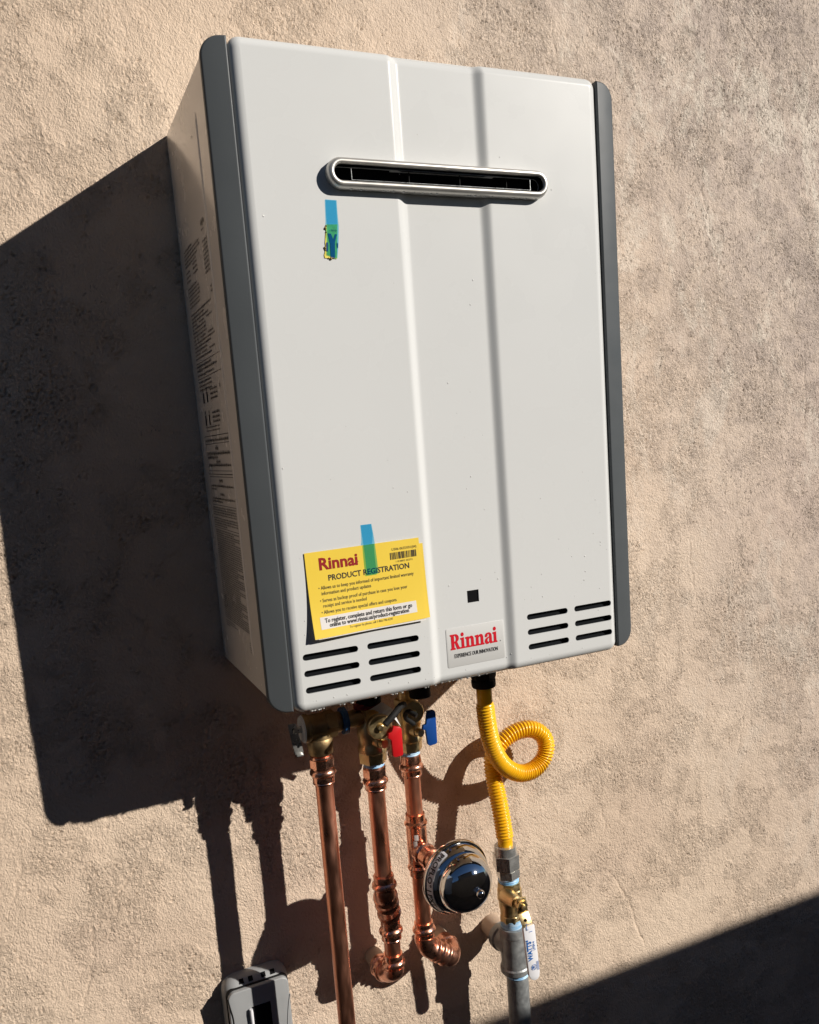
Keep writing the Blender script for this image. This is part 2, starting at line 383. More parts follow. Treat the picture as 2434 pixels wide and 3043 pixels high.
    bp = nt.nodes.new('ShaderNodeBump'); bp.inputs['Strength'].default_value = 1.; bp.inputs['Distance'].default_value = .0036
    L.new(hh, bp.inputs['Height']); L.new(bp.outputs[0], b.inputs['Normal'])
    me.materials.append(m)
    o = bpy.data.objects.new('stucco_wall', me); SC.collection.objects.link(o)
    o['label'] = 'tan rough stucco house wall behind the water heater and pipes'; o['category'] = 'wall'
stucco()
# ground and the yard wall opposite (its top edge throws the shade at the lower right)
gm = mat('dry_ground', (.05, .05, .052), .9, var=.4, vscale=3, bump=.01, bscale=20)
g = MB().add([(-60, -80, -1.3), (60, -80, -1.3), (60, 6, -1.3), (-60, 6, -1.3)], [(0, 1, 2, 3)]).build('ground', gm, None, None); g['kind'] = 'structure'
YW = -1.62; ZT = -.628+.69*1.62
bw = thing('garden_wall', 'dark block garden wall behind the photographer facing the heater', 'garden wall', (0, YW, -1.3))
bmat = mat('concrete_block', (.07, .075, .085), .9, var=.25, vscale=10, bump=.004, bscale=60)
MB().box((1, YW-.1, (ZT-.05-1.3)/2), (14, .17, ZT-.05+1.3)).build('block_core', bmat, bw, None)
MB().box((1, YW-.1, ZT-.025), (14.02, .2, .05)).build('coping', bmat, bw, 30, bevel=.004)

hm = mat('blocker_stucco', (.08, .085, .095), .9, var=.15, vscale=4); rf = mat('roof_tile', (.09, .05, .035), .8, var=.3, vscale=12)
sw = thing('bounce_wall', 'unseen blue grey wall added at the far left to bounce sunlight onto the heater side', 'wall', (-2.3, -.8, -1.3))  # added out of view: its sunlit face brightens the cabinet side
MB().box((-2.3, -.86, .05), (.2, 1.56, 2.7)).build('wall', mat('bounce_stucco', (.20, .26, .36), .9, var=.15, vscale=8, bump=.004, bscale=60), sw, None)
nh = thing('sky_blocker_house', 'unseen dark house with a tiled roof added beyond the garden wall to block sky light', 'house', (-4, -6, -1.3))  # added out of view: blocks sky light so the shadows stay dark
MB().box((.1, -6.6, 1.1), (5.2, 4, 4.8)).build('wall', hm, nh, None)
MB().add([(-2.8, -4.2, 3.45), (3.0, -4.2, 3.45), (3.0, -9, 3.45), (-2.8, -9, 3.45), (-1.4, -6.6, 5.0), (1.6, -6.6, 5.0)], [(0, 1, 5, 4), (1, 2, 5), (2, 3, 4, 5), (3, 0, 4), (0, 3, 2, 1)]).build('roof', rf, nh, None)
ev = thing('sky_blocker_eave', 'unseen dark timber overhang added above the heater to block the sky overhead', 'sky_blocker_eave', (0, -.35, 1.75))  # added overhang out of view: cuts the light from the sky overhead
MB().box((.5, -.36, 1.79), (12, .66, .03)).build('soffit', mat('eave_timber', (.045, .04, .038), .7, var=.3, vscale=6), ev, None)
MB().box((.5, -.705, 1.82), (12, .03, .14)).build('fascia', mat('fascia_timber', (.05, .04, .035), .7, var=.3, vscale=6), ev, None)

# ------------------------------------------------------------------ water heater
H = thing('water_heater', 'white and grey outdoor tankless water heater mounted on the stucco wall', 'water heater', (0, -.12, 0))
D = .2328; HT = .67
# back cabinet
cab = plate(-.2376, .2376, .0165, .655, lambda x: -.219, -.0015, .002, (.003,)*4, nc=3, ne=3)
cabinet = cab.build('cabinet', M['cream'], H)
plate(-.2352, .2352, .0185, .6535, lambda x: -.2255, -.2192, .0004, (.002,)*4, nc=2, ne=2).build('gasket', M['gasket'], H)
for sg in (-1, 1):
    xa, xb = (-.2385, -.2128) if sg < 0 else (.2128, .2385)
    yf = lambda x: -.2262-(.0052)*min(1, max(0, (.2385-abs(x))/.0257))
    rr = (.019, .0008, .021, .0008) if sg < 0 else (.0008, .018, .0008, .020)
    plate(xa, xb, .0, HT, yf, -.2205, .0022, rr, nc=8, ne=5).build('corner_trim', M['trim'], H, 40)
CH = .005; CW = .0128; XL, XR = -.0482, .0642
def ypan(x):
    def s(t): t = min(1, max(0, t)); return t*t*(3-2*t)
    return -D + CH*s((x-XL)/CW)*s((XR-x)/CW)
mids = [-.195, -.13, -.07, -.055]+[XL-.002+i*(CW+.004)/10 for i in range(11)]+[-.025, .008, .04]+[XR-CW-.002+i*(CW+.004)/10 for i in range(11)]+[.075, .13, .195]
pan = plate(-.2122, .2122, -.004, .6725, ypan, -.2205, .0108, (.0125,)*4, mids=mids, nc=7, ne=7).build('front_panel', M['paint'], H, 30)
cav = MB().box((-.1285, -.2268, .336), (.151, .0088, .655)).box((.1385, -.2268, .336), (.137, .0088, .655)).build('cavity', None, None, None)
bo = pan.modifiers.new('c', 'BOOLEAN'); bo.operation = 'DIFFERENCE'; bo.object = cav; bo.solver = 'EXACT'
cut = MB()
SLH = .0036
slots = []
for zc in (.0572, .0391, .0207): slots += [(-.1983, -.1352, zc), (-.1246, -.0622, zc)]
for zc in (.0585, .0400, .0217): slots += [(.0801, .1382, zc), (.1478, .2030, zc)]
for a, b_, zc in slots:
    p = prism(stadium(a, b_, zc, SLH, 6), -.3, -.1); cut.add(p.V, p.F)
p = prism([(.0048, .0865), (.0200, .0865), (.0200, .1008), (.0048, .1008)], -.3, -.1); cut.add(p.V, p.F)
p = prism(stadium(-.1194, .1268, .549, .0076, 6), -.3, -.1); cut.add(p.V, p.F)
cutter = cut.build('cutter', None, None, None); 
bo = pan.modifiers.new('b', 'BOOLEAN'); bo.operation = 'DIFFERENCE'; bo.object = cutter; bo.solver = 'EXACT'
bpy.context.view_layer.update()
nm = bpy.data.meshes.new_from_object(pan.evaluated_get(bpy.context.evaluated_depsgraph_get()))
pan.modifiers.clear()
bpy.data.objects.remove(cutter); bpy.data.objects.remove(cav)
bm = bmesh.new(); bm.from_mesh(nm)
# small pressed lip round each opening
eds = [e for e in bm.edges if len(e.link_faces) == 2 and e.calc_face_angle(0) > 1.2 and all(v.co.y < -.10+.0 and v.co.y < -.104 for v in e.verts)]
bmesh.ops.bevel(bm, geom=eds, offset=.0009, segments=3, profile=.5, affect='EDGES', clamp_overlap=True)
bmesh.ops.triangulate(bm, faces=[f for f in bm.faces if len(f.verts) > 4])
bm.to_mesh(nm); bm.free()
for p_ in nm.polygons: p_.use_smooth = True
nm.set_sharp_from_angle(angle=math.radians(50)); pan.data = nm
wnm = pan.modifiers.new('wn', 'WEIGHTED_NORMAL'); wnm.mode = 'FACE_AREA'; wnm.weight = 60; wnm.keep_sharp = True
MB().box((0, -.22575, .336), (.41, .0010, .64)).build('inner_chassis', M['inner'], H, None)
MB().box((.0125, -.2262, .0936), (.022, .0008, .022)).build('lamp_window', M['black'], H, None)
# vent bezel
def bezel():
    mb = MB(); prof = [(.0145, 0.), (.0150, .004), (.0147, .0078), (.0134, .0106), (.0112, .0120), (.0094, .0116), (.0083, .0106), (.0079, .0092), (.0078, .0086)]
    xa, xb, zc = -.1262, .1335, .549
    rings = []
    for (r, h) in prof:
        n = 12; q = []
        for k in range(n+1): a = -math.pi/2+math.pi*k/n; q.append((xb-.0145+r*math.cos(a), zc+r*math.sin(a)))
        for k in range(n+1): a = math.pi/2+math.pi*k/n; q.append((xa+.0145+r*math.cos(a), zc+r*math.sin(a)))
        if h == 0: h = -CH-.001
        rings.append([Vector((x, -D-h, z)) for x, z in q])
    mb.ring_stack(rings, cap=False); return mb
bezel().build('vent_bezel', M['steel'], H, 50)
def liner():
    mb = MB(); mb.ring_stack([[Vector((x, -D-h, z)) for x, z in stadium(-.1262+.0145-r, .1335-.0145+r, .549, r, 12)] for r, h in ((.0080, .0088), (.0077, .0086), (.0078, -.003))], cap=False); return mb
liner().build('vent_liner', M['black'], H, 50)
vb = MB().box((.004, -.2262, .549), (.27, .001, .020)).build('vent_recess', M['black'], H, None)
fl = MB()
for z in (.5432, .5552): fl.box((.006, -.2385, z), (.212, .0004, .0003))
for x in (-.1, .112): fl.box((x, -.2385, .5492), (.0005, .0004, .0125))
fl.build('vent_flap_frame', M['galv'], H, None)
for x in (-.034, .026, .084): MB().box((x, -.2330, .549), (.0006, .003, .0125)).build('vent_vane', M['gasket'], H, None)
# side bead, side print
bd = MB(); rings = []
for z in np.concatenate([[.055, .058], np.linspace(.065, .605, 12), [.612, .618]]):
    e = min(1, (z-.053)/.006, (.62-z)/.006)
    rings.append([Vector((-.2374-h*e, y, z)) for y, h in ((-.1765, 0), (-.1755, .0011), (-.1740, .0016), (-.1725, .0011), (-.1715, 0), (-.174, -.0005))])
bd.ring_stack(rings); bd.build('side_bead', M['cream'], H, 60)
def side_print():
    mb = MB(); X = -.23795; rnd = random.Random(3)
    def quad(ya, yb, za, zb):
        n = len(mb.V); mb.V += [Vector((X, ya, za)), Vector((X, yb, za)), Vector((X, yb, zb)), Vector((X, ya, zb))]; mb.F.append((n, n+1, n+2, n+3))
    def line(ya, yb, z, h, slope=0.):   # ya > yb (towards the front is more negative)
        h *= 1.3
        y = ya
        while y > yb:
            wl = rnd.uniform(.003, .011); e = max(y-wl, yb)
            while y > e:
                s = rnd.uniform(.0005, .0009); quad(y, y-s*.74, z-h*rnd.choice((0, 0, 0, .25)), z+h*rnd.choice((.65, .65, 1.)))
                if rnd.random() < .6: quad(y-s*.74, y-s, z+h*.25, z+h*.45)
                y -= s*1.2
            y -= .0012
    rule = lambda ya, yb, z, t=.0006: quad(ya, yb, z, z+t)
    line(-.141, -.161, .5175, .0045); line(-.141, -.155, .512, .0018)
    for i in range(5): line(-.031, -.031-rnd.uniform(.03, .095) if i != 2 else -.125, .512-i*.0042, .0020)
    for i in range(3): line(-.031, -.055, .488-i*.005, .0020)
    for i in range(3): line(-.075, -.10, .491-i*.005, .0020)
    for i in range(8): line(-.141, -.166, .500-i*.0045, .0022)
    for i in range(6): line(-.033, -.033-rnd.uniform(.05, .085), .470-i*.0042, .0019)
    for i in range(2): line(-.158, -.166, .452-i*.005, .0022)
    z = .440
    for i in range(13):
        if i % 4 == 3:
            for a in (-.033, -.075, -.12): line(a, a-.03, z, .0019)
        else: line(-.033, -.033-rnd.uniform(.07, .128), z, .0019)
        z -= .0042
    rule(-.031, -.171, .3845); 
    for i in range(2): line(-.033, -.12-.03*i, .380-i*.0045, .0025)
    line(-.033, -.13, .370, .002); rule(-.033, -.171, .3665)
    for i in range(3): line(-.035, -.11, .362-i*.0045, .002)
    for k in range(2):
        for j in range(2):
            mbx = -.05-.022*j; zz = .338-.026*k
            quad(mbx, mbx-.007, zz, zz+.012); quad(mbx-.002, mbx-.005, zz+.013, zz+.017)
        for i in range(3): line(-.095, -.135, .350-.026*k-i*.005, .0025)
    line(-.150, -.156, .35, .004)
    for i in range(2): line(-.05, -.13, .309-i*.004, .0015)
    rule(-.033, -.172, .299, .0008); line(-.036, -.166, .293, .0025)
    def frame(a, b, z0, z1_):
        rule(a, b, z0); rule(a, b, z1_); quad(a, a-.0006, z0, z1_); quad(b+.0006, b, z0, z1_)
    frame(-.036, -.170, .2585, .290)
    line(-.090, -.108, .283, .004); line(-.040, -.165, .2775, .003); line(-.040, -.10, .273, .003); line(-.088, -.112, .268, .003); line(-.040, -.165, .264, .0028)
    rule(-.034, -.172, .2545, .0008)
    frame(-.038, -.171, .218, .2515)
    line(-.092, -.112, .2455, .0035); line(-.042, -.166, .240, .0022); line(-.042, -.07, .2365, .0022); line(-.09, -.115, .230, .003); line(-.042, -.166, .225, .0022); line(-.042, -.10, .2215, .0022)
    for i in range(4): line(-.038, -.166, .2145-i*.0029, .0015)
    for i in range(4): line(-.038, -.172 if i < 3 else -.11, .2015-i*.0029, .0015)
    rule(-.036, -.173, .1905)
    z = .187
    while z > .076:
        line(-.040, -.172 if rnd.random() < .75 else -.14, z, .0014); z -= .00265
    for i in range(3): line(-.043, -.06-.1*rnd.random(), .0745-i*.0028, .0012)
    for i in range(5): line(-.163, -.170, .067-i*.0026, .0012)
    me = mb.build('side_print', M['inkside'], cabinet, None, kind='stuff')
side_print()
# silver label with logo
PLY = -D+CH-.0004
pl = plate(-.0262, .0505, .0137, .0600, lambda x: PLY, PLY+.0008, .0002, (.0022,)*4, nc=4, ne=2).build('brand_label', M['plate'], H, 40)
arc = lambda cx, cy, rx, ry, a0, a1, n: [(cx+rx*math.cos(math.radians(a0+(a1-a0)*i/n)), cy+ry*math.sin(math.radians(a0+(a1-a0)*i/n))) for i in range(n+1)]
gR = [[(0, 0), (0, 9), (9, 12), (9, 88), (0, 91), (0, 100), (46, 100)]+arc(48, 73, 33, 27, 88, -62, 10)+[(82, 13), (92, 9), (92, 0), (60, 0), (42, 42), (37, 44), (37, 12), (47, 9), (47, 0)],
      [(37, 90), (44, 90)]+arc(43, 71.5, 11, 18, 85, -85, 6)+[(37, 53)]]
gi = [[(0, 0), (0, 9), (9, 12), (9, 57), (0, 60), (0, 69), (34, 72), (34, 12), (42, 9), (42, 0)], arc(20, 91, 14, 13, 0, 337, 14)]
gn = [[(0, 0), (0, 9), (9, 12), (9, 57), (0, 60), (0, 69), (32, 72), (33, 62), (42, 70), (56, 73), (70, 69), (78, 57), (79, 12), (87, 9), (87, 0), (45, 0), (45, 9), (53, 12), (53, 50), (49, 57), (42, 57), (34, 50), (34, 12), (42, 9), (42, 0)]]
ga = [[(4, 52), (8, 64), (20, 71), (36, 74), (55, 71), (66, 62), (69, 50), (69, 14), (76, 8), (76, 0), (56, -2), (46, 7), (34, -1), (18, -2), (5, 6), (1, 20), (8, 34), (24, 42), (44, 47), (44, 58), (38, 64), (31, 60), (30, 50), (18, 44), (7, 46)],
      [(44, 38), (33, 34), (27, 24), (30, 13), (38, 12), (44, 18)]]
lv = MB(); x = 0
for gl, adv in ((gR, 94), (gi, 46), (gn, 90), (gn, 90), (ga, 79), (gi, 46)):
    V, F = poly_mesh([[(px+x, py) for px, py in s] for s in gl]); lv.add([(a, 0, b_) for a, b_ in V], F); x += adv
S = .0625/x
lv.V = [Vector((-.0213+v.x*S, PLY-.0003, .0345+v.z*S*1.30)) for v in lv.V]
lv.build('logo_lettering', M['logored'], pl, None)
def letter(name, body, m, parent, fn, size, bold=0., align='LEFT', wx=1., spacing=1.):
    V, F = text_mesh(body, size, bold, 2, spacing, align, wx)
    me = bpy.data.meshes.new(name); me.from_pydata([tuple(fn(a, b_)) for a, b_ in V], [], F); me.validate()
    return link(name, me, m, parent, None)
letter('slogan_lettering', 'EXPERIENCE OUR INNOVATION', M['ink'], pl, lambda a, b_: Vector((.0118+a, PLY-.0003, .0245+b_)), .0066, .0001, 'CENTER', .60)
letter('dot_lettering', '\u2022', M['ink'], pl, lambda a, b_: Vector((.0437+a, PLY-.0003, .0337+b_)), .005)
# droplets
def drop(mb, P, N, r, h):
    N = Vector(N).normalized(); ref = Vector((0, 0, 1)); x = ref.cross(N).normalized(); y = N.cross(x)
    rings = [[P+N*(h*math.sin(t)-.0001)+(x*math.cos(2*math.pi*k/8)+y*(math.sin(2*math.pi*k/8)*1.1))*r*math.cos(t) for k in range(8)] for t in (0., .5, 1., 1.45)]
    mb.ring_stack(rings)
rd = random.Random(5); mb = MB()
for i in range(130):
    x = rd.uniform(-.2, .2); z = abs(rd.gauss(0, .12)) if i < 110 else rd.uniform(.0, .65)
    if z > .66 or any(a-.004 < x < b_+.004 and abs(z-zc) < .006 for a, b_, zc in slots) or (-.19 < x < -.05 and .07 < z < .2) or (-.03 < x < .052 and .01 < z < .1): continue
    r = rd.choice((.0005, .0006, .0008, .0010)); drop(mb, Vector((x, ypan(x), max(z, .008))), (0, -1, 0), r, r*.45)
for i in range(46):
    x = rd.uniform(-.11, .12); r = rd.uniform(.0008, .0018); th = rd.uniform(-1.5, -.6)
    drop(mb, Vector((x, -D-.006+.001*math.cos(th), .549-.0148)), (0, -.5, -1), r, r*.7)
for i in range(26):
    x = rd.uniform(-.2, .03) ; r = rd.uniform(.001, .0022); drop(mb, Vector((x, ypan(x)+.006, -.0035)), (0, -.25, -1), r, r*.8)
mb.build('water_droplets', M['bead'], pan, 80, kind='stuff')
mb = MB()
for i in range(40):
    y = rd.uniform(-.21, -.03); z = rd.choice((rd.uniform(.5, .63), rd.uniform(.02, .07), rd.uniform(.1, .5))); r = rd.choice((.0007, .001, .0014))
    drop(mb, Vector((-.2376, y, z)), (-1, 0, 0), r, r*.6)
mb.build('water_droplets', M['water'], cabinet, 80, kind='stuff')

# ------------------------------------------------------------------ registration card, tapes
TL = c6(185, 500, -D-.0012); TR = c6(1358, 335, -D-.0020); BR = c6(1442, 1160, -D-.0045); BL = c6(300, 1385, -D-.0080)
def card_pt(u, v, lift=0.):       # u right 0..1, v down 0..1
    # height above the panel grows towards the loose lower left corner
    h = .0012+.0008*u+(v**3)*(.0068*(1-u)+.0025*u)+.0006*math.sin(u*7+1)*v*v
    tl, tr, br, bl = ((P.x, P.z) for P in (TL, TR, BR, BL))
    x = (tl[0]*(1-u)+tr[0]*u)*(1-v)+(bl[0]*(1-u)+br[0]*u)*v
    z = (tl[1]*(1-u)+tr[1]*u)*(1-v)+(bl[1]*(1-u)+br[1]*u)*v
    return Vector((x, -D-h-lift, z))
def sheet(name, m, parent, f, nu=24, nv=18, th=.00015):
    V = []; F = []
    for s in (0, 1):
        for j in range(nv+1):
            for i in range(nu+1): V.append(f(i/nu, j/nv)+Vector((0, th*s, 0)))
    n = (nu+1)*(nv+1)
    for j in range(nv):
        for i in range(nu):
            a = j*(nu+1)+i; F.append((a, a+1, a+nu+2, a+nu+1)); F.append((n+a, n+a+nu+1, n+a+nu+2, n+a+1))
    for i in range(nu): F.append((i, n+i, n+i+1, i+1)); a = nv*(nu+1)+i; F.append((a, a+1, n+a+1, n+a))
    for j in range(nv): a = j*(nu+1); F.append((a, a+nu+1, n+a+nu+1, n+a)); a += nu; F.append((a, n+a, n+a+nu+1, a+nu+1))
    return pyd(name, V, F, m, parent, 40)
cardT = thing('registration_card', 'yellow product registration booklet taped to the lower left of the white heater front', 'booklet', tuple(card_pt(.5, 1)))
fc = sheet('cover', M['card'], cardT, lambda u, v: card_pt(u, v))
sheet('page', M['page'], cardT, lambda u, v: card_pt(.004+u*.990, .004+v*1.0, -.0003))
sheet('page', M['page'], cardT, lambda u, v: card_pt(.03+u*.962, .06+v*.950, -.00055)+Vector((0, 0, -.0012*u)))
sheet('back_cover', M['card'], cardT, lambda u, v: card_pt(.04+u*.995, .075+v*.925, -.0008))
W_, H_ = .1335, .0935
def cfn(u0, v0, rot=0.):
    return lambda a, b_: card_pt(u0+a/W_, v0-b_/H_, .00018)
letter('logo_lettering', 'Rinnai', M['inkred'], fc, cfn(.106, .215), .0180, .0006, wx=1.02)
letter('lettering', '\u2022', M['ink'], fc, cfn(.438, .196), .004)
letter('heading_lettering', 'PRODUCT REGISTRATION', M['ink'], fc, cfn(.535, .352), .0088, .0002, 'CENTER', .92)
for k, (t, u, v) in enumerate((('\u2022 Allows us to keep you informed of important limited warranty', .085, .445), ('information and product updates', .105, .510), ('\u2022 Serves as backup proof of purchase in case you lose your', .085, .592), ('receipt and service is needed', .105, .655), ('\u2022 Allows you to receive special offers and coupons', .085, .728))):
    letter('lettering', t, M['ink'], fc, cfn(u, v), .0056, .00004, wx=.77)
sheet('white_band', M['page'], fc, lambda u, v: card_pt(.065+u*.855, .762+v*.142, .00012), 12, 3)
band = [('To register, complete and return this form or go', .83), ('online to www.rinnai.us/product-registration', .885)]
for t, v in band:
    V, F = text_mesh(t, .0066, .00014, 2, 1., 'CENTER', .79)
    me = bpy.data.meshes.new('lettering'); me.from_pydata([tuple(card_pt(.492+a/W_, v-b_/H_, .0004)) for a, b_ in V], [], F); link('lettering', me, M['ink'], fc, None)
letter('lettering', 'To register by phone, call 1-866-746-6241', M['ink'], fc, cfn(.50, .942), .0037, 0., 'CENTER', .82)
letter('lettering', 'U306-0655X01(04)', M['ink'], fc, cfn(.86, .115), .0042, 0., 'CENTER', .92)
letter('lettering', '1 10 00012 33537 0', M['ink'], fc, cfn(.85, .262), .003, 0., 'CENTER', .85)
bc = MB(); u = .728; rb = random.Random(9)
while u < .965:
    wd = rb.choice((.003, .003, .006, .009))
    bc.add([card_pt(u, .138, .0002), card_pt(u+wd, .138, .0002), card_pt(u+wd, .222, .0002), card_pt(u, .222, .0002)], [(0, 1, 2, 3)]); u += wd+rb.choice((.003, .005, .007))
bc.build('barcode', M['ink'], fc, None)
# tape over the card
def strip(name, pts, m, parent=None, lift=.0006, seg=8, yfun=None):
    """quad strip between two polylines (left list, right list)"""
    V = []; F = []
    for (l, r) in pts: V += [l, r]
    for i in range(len(pts)-1): F.append((2*i, 2*i+1, 2*i+3, 2*i+2))
    return pyd(name, V, F, m, parent, 60)
def tp(pl_, h):
    p = c6(pl_[0], pl_[1], -D-h); return p
t2 = [((765, 208), (875, 195), .0004), ((776, 300), (893, 290), .0005), ((788, 370), (903, 350), .0013), ((795, 422), (912, 412), .0026), ((808, 520), (925, 505), .0030), ((822, 640), (940, 620), .0032), ((833, 722), (948, 705), .0034)]
tapeB = strip('tape_strip', [(tp(a, h), tp(b_, h)) for a, b_, h in t2], M['tape'])
tapeB['label'] = 'short blue tape strip holding the yellow booklet, green where it overlaps'; tapeB['category'] = 'tape'
q3 = lambda x, y, h: c3(x, y, -D-h)
scr = thing('paper_scrap', 'torn green yellow paper scrap with dark letters under the upper blue tape', 'paper scrap', tuple(q3(180, 790, .001)))
rag = random.Random(2); Ls = []
for k in range(12):
    t = k/11; y = 575+t*215
    Ls.append((q3(146-4*t+rag.uniform(-5, 5), y, .0007), q3(222-2*t+rag.uniform(-1, 1), y+(6 if k == 11 else 0), .0006)))
sp = strip('paper', Ls, M['scrap'], scr)
qs = lambda pts, h=.0011: [q3(x, y, h) for x, y in pts]
MB().add(qs([(160, 632), (180, 634), (196, 672), (207, 636), (219, 640), (206, 690), (206, 792), (180, 790), (176, 700)]), [tuple(range(9))]).build('lettering', M['inknavy'], sp, None)
MB().add(qs([(150, 690), (162, 690), (162, 748), (150, 746)]), [(0, 1, 2, 3)]).build('lettering', M['inknavy'], sp, None)
MB().add(qs([(219, 690), (226, 700), (226, 730), (220, 722)]), [(0, 1, 2, 3)]).build('lettering', M['inknavy'], sp, None)
def s3(a, b_): return q3(172+a, 618-b_, .0011)
letter('lettering', 'r Blandy', M['ink'], sp, s3, 17, 0., wx=.8)
for (x, y, r) in ((150, 585, .0009), (145, 600, .0013), (150, 625, .0008), (143, 725, .0013), (145, 738, .0009), (180, 795, .0014), (165, 792, .0008), (190, 791, .0009)):
    mb = MB(); drop(mb, q3(x, y, .0006), (0, -1, 0), r, r*.9); mb.build('glue_lump', M['lump'], sp, 60)
t1 = [((144, 415), (216, 420), .0005), ((148, 500), (222, 505), .0006), ((152, 560), (228, 568), .0009), ((155, 590), (230, 592), .0017), ((158, 700), (229, 700), .0015), ((155, 770), (222, 793), .0014)]
tapeA = strip('tape_strip', [(q3(*a, h), q3(*b_, h)) for a, b_, h in t1], M['tape'])
tapeA['label'] = 'blue tape strip over a torn paper scrap just below the vent slot'; tapeA['category'] = 'tape'

# ------------------------------------------------------------------ copper pipes
RP = .0111
def press(parent, X, Y, ztop, zbot, bead, thread=0., name='press_fitting', axis=(0, 0, -1), m='fitting', rb=.0163, hexz=None):
    """press fitting from ztop down to zbot, with one bead at z=bead"""
    A = Vector(axis).normalized(); L = ztop-zbot; tb = ztop-bead
    prof = [(0, .0118), (0, .0132), (.0015, .0136)]
    if hexz: prof += [(tb-.019, .0136), (tb-.0185, .0142, 8), (tb-.008, .0142, 8), (tb-.0075, .0136)]
    prof += [(tb-.0055, .0134), (tb-.004, .0150), (tb-.002, rb), (tb+.001, rb+.0002), (tb+.0028, rb-.0013), (tb+.004, .0139), (L-.003, .0134), (L-.0022, .0139), (L-.0008, .0136), (L, .0120), (L, .0113)]
    prof = [prof[0]]+[p for p in prof[1:] if p[0] >= 0]
    return MB().lathe((X, Y, ztop), A, prof, 32).build(name, M[m], parent, 35)
def threads(parent, X, Y, za, zb, r=.0122, m='fitting'):
    prof = [(0, r-.001)]; t = 0; L = za-zb
    while t < L: prof += [(t+.0004, r), (t+.0010, r-.0009)]; t += .0014
    return MB().lathe((X, Y, za), (0, 0, -1), prof, 28).build('thread', M[m], parent, 60)
def ptfe(parent, X, Y, za, zb, r=.0128):
    prof = [(0, r-.002), (0, r)]; n = 7; L = za-zb
    for i in range(n): prof.append((L*(i+.5)/n, r+(.0007 if i % 2 else -.0002)))
    prof += [(L, r-.0003), (L, r-.002)]
    return MB().lathe((X, Y, za), (0, 0, -1), prof, 28).build('thread_tape', M['ptfe'], parent, 60)
# A : left pipe, straight to the ground
AX_, AY_ = -.1541, -.114
zA = lambda y: z1(430+.1*(y-600), y, AY_).z
pA = thing('copper_pipe', 'left copper pipe running straight down from the steel lever relief valve', 'pipe', (AX_, AY_, -1.3))
MB().lathe((AX_, AY_, zA(880)), (0, 0, -1), [(0, RP), (zA(880)+1.3, RP)], 32).build('pipe', M['copper'], pA)
threads(pA, AX_, AY_, zA(665), zA(712)); press(pA, AX_, AY_, zA(700), zA(940), zA(845), hexz=True)
# B : middle pipe with an offset and an elbow into the wall
BX, BY = -.0866, -.114; BX2, BY2 = -.0670, -.0700
zB = lambda y: z1(885, y, BY).z
zb3 = lambda y: z3(740, y, BY).z; zl3 = lambda y: z3(805, y, BY2).z
pB = thing('copper_pipe', 'middle copper pipe that jogs back and elbows left into the wall', 'pipe', (BX2, BY2, -.47))
MB().lathe((BX, BY, zB(930)), (0, 0, -1), [(0, RP), (zB(930)-zb3(1110), RP)], 32).build('pipe', M['copper'], pB)
press(pB, BX, BY, zB(790), zB(1000), zB(925), hexz=True); ptfe(pB, BX, BY, zB(748), zB(796))
zt = zb3(1150); zq = zl3(1345)
press(pB, BX, BY, zb3(1020), zb3(1160), zb3(1100), m='bend')
def bend(parent, pts, r, name='elbow', m='bend', beads=(), er=.0136):
    P = catmull(pts, .0009); rad = []; N = len(P); L = [0]
    for a, b_ in zip(P, P[1:]): L.append(L[-1]+(b_-a).length)
    for s in L:
        rr = er
        for bt in beads:
            d = abs(s-bt*L[-1]); 
            if d < .004: rr = max(rr, er+.0027*(math.cos(d/.004*math.pi)*.5+.5))
        rad.append(rr)
    return MB().tube(P, rad, 28).build(name, M[m], parent, 50)
dz = zt-zq
bend(pB, [(BX, BY, zt+.004), (BX, BY, zt-.004), (BX*.85+BX2*.15, BY*.85+BY2*.15, zt-.2*dz), (BX*.5+BX2*.5, BY*.5+BY2*.5, zt-.5*dz), (BX*.15+BX2*.85, BY*.15+BY2*.85, zt-.8*dz), (BX2, BY2, zq+.004), (BX2, BY2, zq-.004)], .0136, 'offset_elbow', beads=(.18, .42, .80), er=.0138)
press(pB, BX2, BY2, zq+.001, zl3(1510), zl3(1440))
MB().lathe((BX2, BY2, zl3(1490)), (0, 0, -1), [(0, RP), (zl3(1490)-zl3(1660), RP)], 32).build('pipe', M['copper'], pB)
press(pB, BX2, BY2, zl3(1618), zl3(1745), zl3(1690))
ze = z3(790, 1765, BY2).z
bend(pB, [(BX2, BY2, zl3(1725)), (BX2, BY2, zl3(1745)), (BX2-.002, BY2+.004, ze-.001), (BX2-.004, BY2+.018, ze-.010), (BX2-.006, BY2+.032, ze-.0115), (BX2-.006, BY2+.046, ze-.0115)], .0136, 'elbow', beads=(.62, .84), er=.0139)
MB().lathe((BX2-.006, BY2+.044, ze-.0115), (0, 1, 0), [(0, RP+.0015), (.03, RP+.0015)], 24).build('wall_stub', M['stubpaint'], pB, label='stucco coloured stub between elbow and wall')
